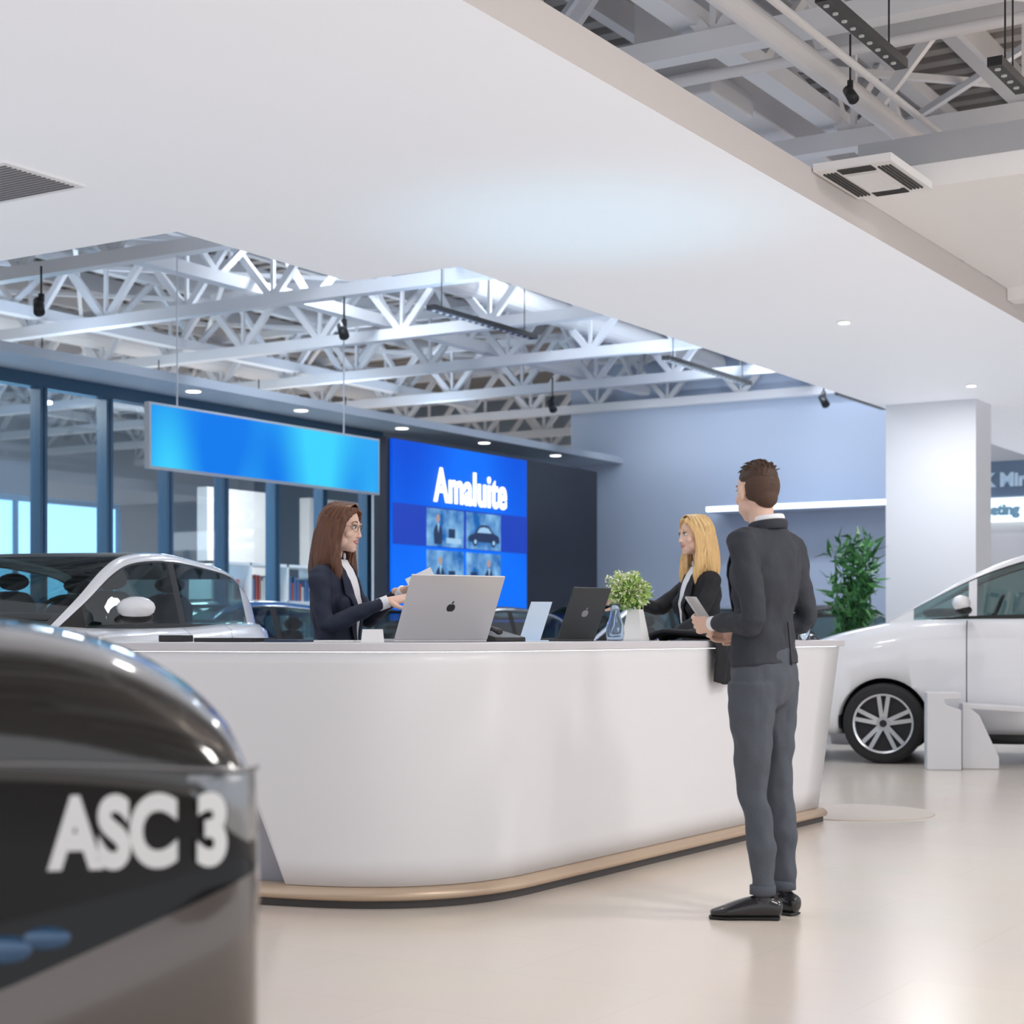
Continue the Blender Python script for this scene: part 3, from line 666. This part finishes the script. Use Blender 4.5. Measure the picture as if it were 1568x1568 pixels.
def person(name,loc,rz,s,female,jmat,tmat,arms,legs,hp,hrot,hair,hairmat,T,glasses=False,strandmats=None):
    e=empty(name,loc,rz,s)
    a=Acc();a.tube([(0,t[0],t[1]) for t in T],[(t[2],t[3]) for t in T],n=28,sub=4,cap=.15)
    for s_,(sh_,el,wr_,N,D,cu) in arms.items():
        sg=-1 if s_=='L' else 1
        sh_=Vector(sh_);el=Vector(el);wr_=Vector(wr_);k=.86 if female else 1
        a.tube([Vector((sg*.07,sh_.y,sh_.z+.02)),sh_,sh_.lerp(el,.35),el,el.lerp(wr_,.4),wr_-(wr_-el).normalized()*.02],[(.05,.05*k),(.064*k,.060*k),(.056*k,.054*k),(.045*k,.047*k),(.044*k,.042*k),(.035*k,.035*k)],n=18,cap=.1)
    if female:
        for sg in(-1,1):a.ell((sg*.07,T[3][0]+.075,1.29),(.06,.05,.065))
    blob('jacket',a,.007,jmat,3,e,disp=(.014,9,11))
    for s_,(sh_,el,wr_,N,D,cu) in arms.items():
        el=Vector(el);wr_=Vector(wr_);d=(wr_-el).normalized()
        c=Acc();c.tube([wr_-d*.04,wr_-d*.0,wr_+d*.012],[.030]*3,n=18,sub=2,cap=.05);c.obj('shirt_cuff',M('shirt_white',(.85,.86,.9),.6),True,e)
        hand('hand_'+s_.lower(),wr_+d*.012,D or d,N,cu,(1 if s_=='L' else -1),e)
    D_=cr([(t[0],t[1],t[2],t[3]) for t in T],8)
    def front(x,z,off):
        q=min(D_,key=lambda r:abs(r[1]-z));rr=max(.0,1-(x/q[2])**2)
        y=q[0]+q[3]*math.sqrt(rr)
        if female:
            for sg in(-1,1):
                k_=1-((x-sg*.07)/.06)**2-((z-1.29)/.065)**2
                if k_>0:y=max(y,T[3][0]+.075+.05*math.sqrt(k_))
        return y+off
    def patch(nm,fn,z0,z1,off,mat,nz=18,nx=8):
        v=[];f=[]
        for i in range(nz+1):
            z=z0+(z1-z0)*i/nz;x0,x1=fn(i/nz)
            for j in range(nx+1):
                x=x0+(x1-x0)*j/nx;v.append((x,front(x,z,off),z))
        for i in range(nz):
            for j in range(nx):f.append((i*(nx+1)+j,i*(nx+1)+j+1,(i+1)*(nx+1)+j+1,(i+1)*(nx+1)+j))
        o=mk(nm,v,f,mat,smooth=True,parent=e);so=o.modifiers.new('s','SOLIDIFY');so.thickness=.006;so.offset=0;return o
    zt=T[-1][1]-.005;zl=1.12 if female else 1.2
    patch('shirt_front',lambda t:(-.008-.055*t,.008+.055*t),zl,zt,.010,M('shirt_white'))
    for sg in(-1,1):
        def lf(t,sg=sg):
            i_=.006+.055*t;o_=i_+ .012+.05*math.sin(math.pi*min(1,t*1.05))**.7*(.6 if t<.5 else 1)
            return (sg*i_,sg*o_) if sg>0 else (sg*o_,sg*i_)
        patch('lapel',lf,zl-.02,zt-.01,.017,jmat)
    c=Acc()
    P=[(.064*math.cos(t)*(.9 if female else 1),T[-1][0]-.012+.064*math.sin(t),T[-1][1]+.012+.018*(1-math.sin(t))*.6) for t in [math.pi*(.62)+2*math.pi*.88*i/20 for i in range(21)]]
    c.tube(P,[(.018,.006)]*21,side=(0,0,1) ,n=10,sub=1,cap=.2);c.obj('shirt_collar',M('shirt_white'),True,e)
    c=Acc();P=[(.074*math.cos(t)*(.9 if female else 1),T[-1][0]-.015+.071*math.sin(t),T[-1][1]-.008+.014*(1-math.sin(t))*.7) for t in [math.pi*.72+2*math.pi*.78*i/20 for i in range(21)]]
    c.tube(P,[(.020,.008)]*21,side=(0,0,1),n=10,sub=1,cap=.2);c.obj('jacket_collar',jmat,True,e)
    a=Acc();py=T[0][0]
    a.tube([(0,py,.86),(0,py,.95),(0,py,1.06)],[(.14,.10),(.162,.113),(.148,.108)],n=24,cap=.4)
    for (hx,hy,kx,ky,ax,ay,fa) in legs:
        a.tube([(hx,hy,.93),(hx*.97+.03*kx,hy,.80),(hx*.5+kx*.5,(hy+ky)/2,.66),(kx,ky,.50),(kx*.5+ax*.5,(ky+ay)/2-.015,.33),(ax,ay,.12)],[(.090,.100),(.084,.092),(.070,.077),(.055,.060),(.051,.058),(.044,.048)],n=20,cap=.05)
    blob('trousers',a,.007,tmat,3,e,disp=(.013,11,9))
    for i,(hx,hy,kx,ky,ax,ay,fa) in enumerate(legs):
        c=Acc();c.tube([(ax,ay,.135),(ax,ay,.118),(ax,ay,.10)],[(.049,.053)]*3,n=20,sub=1,cap=.05);c.obj('trouser_cuff',tmat,True,e)
        c=Acc();c.tube([(ax,ay,.14),(ax,ay,.06)],[.036,.036],sub=1);c.obj('sock',blk,True,e)
        F=Vector((-math.sin(fa),math.cos(fa),0));S=Vector((math.cos(fa),math.sin(fa),0));A0=Vector((ax,ay,0))
        c=Acc();c.tube([A0-F*.055+Vector((0,0,.045)),A0+Vector((0,0,.052)),A0+F*.07+Vector((0,0,.045)),A0+F*.14+Vector((0,0,.032)),A0+F*.195+Vector((0,0,.024))],[(.034,.04),(.038,.048),(.043,.040),(.046,.028),(.028,.016)],side=S,n=18)
        c.tube([A0+Vector((0,0,.05)),A0+Vector((0,0,.09))],[(.036,.04),(.037,.042)],side=S,sub=1,cap=.1)
        blob('shoe',c,.005,M('black_leather',(.015,.015,.018),.25,coat=.4),2,e)
        c=Acc();c.tube([A0-F*.062+Vector((0,0,.008)),A0+F*.05+Vector((0,0,.008)),A0+F*.14+Vector((0,0,.008)),A0+F*.205+Vector((0,0,.008))],[(.034,.008),(.036,.008),(.046,.008),(.026,.008)],side=S,n=16,cap=.8)
        c.obj('sole',blk,False,e)
    head(e,hp,hrot[0],hrot[1],hair,hairmat,female,glasses,strandmats=strandmats)
    return e
suit=M('charcoal_suit',(.036,.040,.052),.8,bump=(240,.35,.003),var=.25);trs=M('grey_trousers',(.082,.092,.115),.8,bump=(220,.35,.003),var=.2)
hbr=M('hair_brown_short',(.06,.03,.018),.55,bump=(90,.8,.006),stretch=(1,.4,1),var=.4)
TM=[(.04,1.00,.170,.120),(.045,1.08,.160,.113),(.045,1.17,.148,.106),(.04,1.28,.168,.115),(.035,1.38,.188,.118),(.03,1.47,.178,.098),(.035,1.525,.112,.075),(.04,1.55,.07,.06)]
phi=math.radians(50)
arms={'L':((-.184,.03,1.475),(-.208,-.035,1.18),(-.13,.195,1.165),(.8,.2,.3),None,.55),
      'R':((.184,.03,1.475),(.198,-.03,1.18),(.12,.185,1.14),(-.8,.2,.3),None,.6)}
legs=[(-.082,.045,-.085,.045,-.095,-.01,math.radians(34)),(.082,.045,.080,.03,.075,.0,math.radians(-6))]
mx=(1184-784)*6.79/2613
man=person('customer_man',W(mx,6.79),TH+phi,1.0,False,suit,trs,arms,legs,(0,.080,1.69),(math.radians(-24),math.radians(-4)),'short',hbr,TM)
a=Acc();a.tube([(0,-.083,1.0),(0,-.074,1.09),(0,-.066,1.17)],[(.0012,.0028)]*3,n=6,sub=3);a.obj('jacket_centre_seam',M('seam_dark',(.012,.013,.017),.9),True,man)
a=Acc();a.obox((-.055,.31,1.215),(.06,.015,0),(-.01,.04,.06),(0,.002,-.001));a.obox((-.06,.305,1.21),(.065,.015,0),(-.01,.042,.06),(0,.0005,0));a.obj('folder_papers',M('paper_white',(.85,.85,.86),.6),False,man)
TW=[(0,.98,.165,.12),(0,1.08,.148,.108),(0,1.16,.138,.10),(.0,1.27,.155,.108),(-.005,1.37,.160,.104),(-.01,1.45,.135,.082),(-.012,1.495,.085,.062),(-.01,1.52,.058,.05)]
navy=M('navy_blazer',(.016,.022,.046),.75,bump=(240,.3,.003),var=.25)
hb2=M('hair_brown_long',(.12,.048,.024),.42,bump=(60,.6,.01),stretch=(1.6,1.6,.15),var=.5)
hbl=M('hair_blonde',(.74,.48,.21),.42,bump=(60,.6,.01),stretch=(1.6,1.6,.15),var=.3)
sm2=[M('hs_b1',(.12,.05,.025),.38),M('hs_b2',(.075,.03,.016),.38),M('hs_b3',(.20,.085,.04),.38)]
smb=[M('hs_y1',(.76,.50,.23),.38),M('hs_y2',(.55,.33,.13),.38),M('hs_y3',(.88,.66,.36),.38)]
lw=[(-.08,0,-.08,.01,-.08,0,.1),(.08,0,.08,.01,.08,0,-.1)]
arms={'L':((-.155,-.01,1.43),(-.17,.08,1.23),(-.04,.33,1.36),(.5,.1,-.8),(.2,1,.1),.5),
      'R':((.155,-.01,1.43),(.20,.05,1.20),(.10,.31,1.31),(-.5,.1,-.8),(-.1,1,.15),.5)}
phw=math.radians(-90-20)
w1=W((514-784)*7.92/2613,7.92)
wom=person('receptionist_woman',w1,TH+phw,.968,True,navy,M('navy_trousers',(.02,.022,.04),.8),arms,lw,(0,.035,1.668),(math.radians(0),math.radians(-8)),'long',hb2,TW,glasses=True,strandmats=sm2)
a=Acc();a.obox((.06,.475,1.405),(.001,0,0),(-.02,.055,.028),(0,-.022,.040));a.obj('paper_sheet',M('paper_white'),False,wom)
arms={'L':((-.155,-.01,1.43),(-.21,.10,1.20),(-.16,.30,1.08),(0,.1,-1),(0,1,-.1),.35),
      'R':((.155,-.01,1.43),(.18,.18,1.28),(.10,.43,1.31),(-.6,.1,-.6),(0,1,.1),.35)}
phb=math.radians(90+16)
w2=W((1072-784)*9.95/2613,9.95)
person('blonde_receptionist_woman',w2,TH+phb,1.0,True,M('black_blazer',(.014,.015,.02),.75,bump=(240,.2,.002)),M('black_trousers',(.02,.02,.022),.8),arms,lw,(0,.035,1.668+.03),(math.radians(6),math.radians(-4)),'longer',hbl,TW,strandmats=smb)
# ---------------------------------------------------------------- COUNTER ITEMS
CZ=1.0885
alu=M('laptop_aluminium',(.58,.58,.60),.35,.6);dka=M('laptop_dark',(.06,.065,.07),.35,.5)
def laptop(name,xc,d,ang,w,h,tilt,mat,logo=True,logom=None):
    e=empty(name,W(xc,d,CZ),TH+math.radians(ang))
    a=Acc();a.box(-w/2,w/2,0,h*.95,.0,.014);a.obj('base',mat,False,e,bevel=.004)
    a=Acc();a.box(-w/2+.02,w/2-.02,.04,h*.5,.014,.016);a.obj('keyboard',blk,False,e)
    t=math.radians(tilt);U=Vector((0,-math.sin(t),math.cos(t)));N=Vector((0,-math.cos(t),-math.sin(t)))
    a=Acc();a.obox(Vector((0,0,.012))+U*h/2,(w/2,0,0),N*.004,U*h/2);a.obj('lid',mat,False,e,bevel=.003)
    a=Acc();a.obox(Vector((0,0,.012))+U*h/2-N*.0045,(w/2-.008,0,0),N*.0005,U*(h/2-.008));a.obj('screen',M('lcd_glow',(0,0,0),.2,e=(.5,.6,.8),es=.6),False,e)
    if logo:
        a=Acc();c=Vector((0,0,.012))+U*h*.5+N*.0045;R_=Matrix((Vector((1,0,0)),N,U)).transposed()
        a.ell(c+Vector((.006,0,0)),(.015,.001,.018),20,rot=R_);a.ell(c-Vector((.006,0,0)),(.015,.001,.018),20,rot=R_)
        a.ell(c+U*.026+Vector((.004,0,0)),(.004,.001,.008),12,rot=R_@Matrix.Rotation(.5,3,'Y'))
        a.obj('emblem',logom or M('emblem_dark',(.03,.03,.035),.2,.5),True,e)
    return e
laptop('laptop',(676-784)*7.40/2613,7.40,34,.47,.31,28,alu)
laptop('tablet_laptop',(882-784)*8.5/2613,8.5,40,.25,.28,26,dka,True,M('emblem_grey',(.3,.3,.32),.3,.5))
a=Acc();a.obox((0,-.015,.095),(.055,0,0),(0,.002,0),(.018,-.03,.093));a.obox((0,-.005,.003),(.06,0,0),(0,.03,0),(0,0,.003));a.obox((0,-.018,.11),(.042,0,0),(0,.0005,0),(.01,-.0165,.05),1)
o=a.obj('brochure_stand',[M('acrylic_pale_blue',(.62,.75,.9),.15),M('leaflet',(.75,.82,.9),.5)]);o.location=W((818-784)*8.12/2613,8.12,CZ);o.rotation_euler=(0,0,TH+math.radians(25))
def slab(name,xc,d,ang,sx,sy,h,mat,z=CZ):
    a=Acc();a.box(-sx/2,sx/2,-sy/2,sy/2,0,h);
    o=a.obj(name,mat,bevel=min(h*.3,.004));o.location=W(xc,d,z);o.rotation_euler=(0,0,TH+math.radians(ang));return o
slab('document_tray',-1.22,7.52,-20,.30,.2,.018,blk);slab('notebook',-.96,7.42,-20,.16,.2,.012,M('nb',(.03,.05,.1),.5));slab('keyboard',-1.5,7.62,-20,.12,.10,.03,blk)
slab('tablet_computer',-.74,7.34,-18,.18,.15,.008,M('paper_white'))
e=empty('desk_phone',W((765-784)*7.85/2613,7.85,CZ),TH+math.radians(40))
a=Acc();a.add([(-.09,-.08,0),(.09,-.08,0),(.09,.08,0),(-.09,.08,0),(-.09,-.08,.02),(.09,-.08,.02),(.09,.08,.05),(-.09,.08,.05)],BF);a.obj('base',blk,False,e,bevel=.004)
a=Acc();a.tube([(-.06,-.07,.045),(-.06,0,.065),(-.06,.07,.07)],[(.02,.014),(.012,.01),(.02,.014)]);a.obj('handset',blk,True,e)
a=Acc();a.add([(-.045,-.02,0),(.045,-.02,0),(.045,.02,0),(-.045,.02,0),(-.045,0,.055),(.045,0,.055)],[(0,1,5,4),(3,2,5,4),(0,3,4),(1,2,5),(0,1,2,3)]);o=a.obj('name_card',M('paper_white'));o.location=W((570-784)*7.2/2613,7.22,CZ);o.rotation_euler=(0,0,TH-.2)
def lathe(name,prof,mat,loc,n=32,sq=False,parent=None):
    v=[];f=[];k=len(prof)
    for i in range(n):
        t=2*math.pi*i/n
        for r,z in prof:v.append((r*math.cos(t),r*math.sin(t),z))
    for i in range(n):
        for j in range(k-1):f.append((i*k+j,i*k+j+1,((i+1)%n)*k+j+1,((i+1)%n)*k+j))
    o=mk(name,v,f,mat,smooth=(n>8),parent=parent);o.location=loc;return o
gv=M('glass_blue',(.8,.9,1),.03,trans=.95,ior=1.3)
lathe('glass_carafe',[(0,0),(.042,.002),(.048,.03),(.045,.08),(.03,.12),(.022,.155),(.03,.19),(.027,.19),(.02,.155),(.027,.12),(.042,.08),(.045,.03),(.039,.006),(0,.006)],gv,W((942-784)*8.75/2613,8.75,CZ))
pe=empty('potted_plant',W((973-784)*8.98/2613,8.98,CZ),TH+math.radians(20))
lathe('planter',[(0,0),(.078,0),(.080,.01),(.045,.165),(.039,.165),(.038,.15),(0,.15)],M('ceramic_white',(.85,.85,.85),.3),(0,0,0),n=4,parent=pe)
def leaves(acc,c,R,n,l,w,mis,upb=.4):
    for i in range(n):
        d=Vector((random.gauss(0,1),random.gauss(0,1),random.gauss(0,1)+upb)).normalized();p=Vector(c)+Vector((d.x*R[0],d.y*R[1],d.z*R[2]))*random.uniform(.45,1)
        dd=(d+Vector((random.gauss(0,.5),random.gauss(0,.5),random.gauss(0,.5)))).normalized();s=dd.orthogonal().normalized();s=Matrix.Rotation(random.random()*6.28,3,dd)@s
        L=l*random.uniform(.6,1.2);u=s.cross(dd)*L*.12
        acc.add([p,p+dd*L*.35+s*w*.5+u,p+dd*L-u,p+dd*L*.35-s*w*.5+u],[(0,1,2,3)],random.choice(mis))
a=Acc()
for i in range(34):
    t=random.random()*6.28;rr=random.uniform(.03,.115);hz=.24+.12*random.random()
    tip=(rr*math.cos(t)-.035,rr*math.sin(t),hz);a.tube([(0,0,.14),(.03*math.cos(t),.03*math.sin(t),.2),tip],[.0015]*3,n=5,sub=2,mi=0)
    leaves(a,tip,(.022,.022,.018),16,.016,.014,(2,2,1),.2)
leaves(a,(-.03,0,.25),(.105,.09,.085),760,.034,.018,(0,1,1,2),.2)
leaves(a,(-.085,0,.23),(.06,.05,.045),160,.032,.02,(0,1,2),0)
a.obj('foliage',[M('leaf_green',(.20,.40,.08),.5),M('leaf_light',(.48,.66,.20),.5),M('flower_cream',(.82,.86,.60),.5)],False,pe)
def desk_pt(t,off,z):
    p=V0+DR*t;n=Vector((DR.y,-DR.x));q=p+n*off;return W(q.x,q.y,z)
v=[];f=[];pr=[(-.30,1.105),(-.2,1.135),(-.08,1.13),(.05,1.12),(.10,1.10),(.125,1.03),(.125,.96),(.119,.90),(.115,.86)]
pr=cr(pr,3);nx=20
for i,(o_,z) in enumerate(pr):
    for j in range(nx+1):
        q=j/nx;wv=.012*math.sin(q*22+i*.2)+.008*math.sin(q*9);ext_=1-.25*(i/len(pr))*abs(q-.45)
        t=2.50+(q-.5)*.42*ext_+.05;zz=z+ (wv if o_<.05 else 0)+(.05*(q-.3)**2*4 if i>len(pr)*.7 else 0)
        v.append(desk_pt(t,o_+(wv if o_>=.05 else 0)+.014,max(zz,1.098) if o_<.05 else zz))
for i in range(len(pr)-1):
    for j in range(nx):f.append((i*(nx+1)+j,i*(nx+1)+j+1,(i+1)*(nx+1)+j+1,(i+1)*(nx+1)+j))
o=mk('draped_coat',v,f,M('coat_black',(.015,.016,.02),.85),smooth=True);so=o.modifiers.new('s','SOLIDIFY');so.thickness=.012
lathe('water_bottle',[(0,0),(.033,0),(.035,.1),(.03,.14),(.013,.17),(.013,.2),(0,.2)],gv,W(1.72,10.05,CZ))
# ---------------------------------------------------------------- white display stand
c=W((1443-784)*14.25/2613,14.25);e=empty('white_display_stand',c,TH-.15)
a=Acc()
def ext(acc,poly,y0,y1,mi=0):
    n=len(poly);v=[(x,y0,z) for x,z in poly]+[(x,y1,z) for x,z in poly]
    acc.add(v,[tuple(range(n)),tuple(range(n,2*n))[::-1]]+[(i,(i+1)%n,n+(i+1)%n,n+i) for i in range(n)],mi)
ext(a,[(-.14,0),(.14,0),(.14,.50),(.02,.54),(.0,.58),(.14,.585),(.14,.645),(-.14,.645)],-.15,.1)
ext(a,[(.16,0),(.46,0),(.46,.10),(.30,.45),(.24,.50),(.70,.47),(.72,.52),(.16,.55)],.0,.28)
a.obj('stand_body',M('stand_white',(.70,.70,.73),.4),False,e,bevel=.012)
pp=empty('tall_potted_plant',W((1303-784)*17.6/2613,17.6))
lathe('pot',[(0,0),(.2,0),(.26,.5),(.23,.5),(.22,.46),(0,.46)],M('pot_grey',(.3,.3,.32),.5),(0,0,0),parent=pp)
a=Acc()
for i in range(14):
    t=random.random()*6.28;r=random.uniform(.05,.24);top=random.uniform(1.5,2.1)
    P=[(0,0,.45),(r*.5*math.cos(t),r*.5*math.sin(t),1.0),(r*math.cos(t),r*math.sin(t),top)]
    a.tube(P,[.008,.006,.004],n=6,sub=3,mi=0)
    Q=cr(P,10)
    for q in Q[6:]:
        for k in range(4):leaves(a,q,(.05,.05,.05),1,.19,.045,(0,1),.5)
a.obj('foliage',[M('leaf_dark',(.03,.13,.04),.45),M('leaf_mid',(.08,.26,.08),.45)],False,pp)
# ---------------------------------------------------------------- LIGHT
w=bpy.data.worlds.new('world');sc.world=w;w.use_nodes=True
w.node_tree.nodes['Background'].inputs[0].default_value=(.93,.955,1,1);w.node_tree.nodes['Background'].inputs[1].default_value=1.25
def area(name,loc,sx,sy,p,c=(1,1,1),rot=(0,0,0)):
    l=bpy.data.lights.new(name,'AREA');l.shape='RECTANGLE';l.size=sx;l.size_y=sy;l.energy=p;l.color=c
    o=bpy.data.objects.new(name,l);o.location=loc;o.rotation_euler=rot;col.objects.link(o);return o
UP=(math.pi,0,0)
for x,y in ((1.0,4.5),(1.0,8),(4.5,6)):area('roof_fill_light',(x,y,4.6),1.2,.5,115,(1,.96,.93))  # unseen fill lights added to brighten the hall, here and further back
area('truss_fill_light',(-.9,6.0,4.3),.4,3,65,(1,.84,.70),UP);area('truss_fill_light',(-2.0,13,4.3),.4,5,70,(1,.84,.70),UP)  # added upward fills that brighten the trusses, warm here, cool on the left
for x,y,p in ((-9.5,12,125),(-9.5,17,125),(-11.7,15,125),(-8.5,21,210)):area('roof_fill_light',(x,y,5.7),1.4,.5,p,(.80,.89,1))
for x,y in ((-9.5,13),(-9.5,19),(-14.5,13),(-14.5,20),(-20,16)):area('truss_fill_light',(x,y,4.15),.5,4,30,(.58,.76,1),UP)
for x,y in ((-15.3,12),(-15.3,15.5),(-15.3,19),(-20,15),(-20,22)):area('office_fill_light',(x,y,3.95),1,1,190,(1,.95,.9))  # added fill that brightens the room behind the glass
for x,y in ((-5,6.5),(-5.2,10),(-4.9,14)):area('soffit_panel_light',(x,y,3.585),.2,.2,12,(1,.97,.95))
area('column_downlight',(-5.4,16.6,3.585),.4,.4,30,(1,1,1))
area('wall_fill_light',(-10,23.0,4.4),5,.2,22,(.85,.92,1),(math.radians(50),0,0))  # added fill that lightens the back wall, no fitting modelled
s=bpy.data.lights.new('soffit_tint_spot','SPOT');s.energy=60;s.color=(.25,.75,1);s.spot_size=math.radians(75);s.spot_blend=1;s.shadow_soft_size=.3  # hidden spot added behind the desk to tint the soffit cyan
o=bpy.data.objects.new('soffit_tint_spot',s);o.location=W(.45,10.3,1.25);o.rotation_euler=(math.radians(180),0,0);col.objects.link(o)
# ---------------------------------------------------------------- CAMERA
cd=bpy.data.cameras.new('camera');cd.sensor_width=36;cd.lens=60;cd.shift_y=188/1568;cd.clip_end=200
cd.dof.use_dof=True;cd.dof.focus_distance=8.2;cd.dof.aperture_fstop=3.4
co=bpy.data.objects.new('camera',cd);co.location=(0,0,1.12);co.rotation_euler=(math.radians(90),0,TH);col.objects.link(co);sc.camera=co
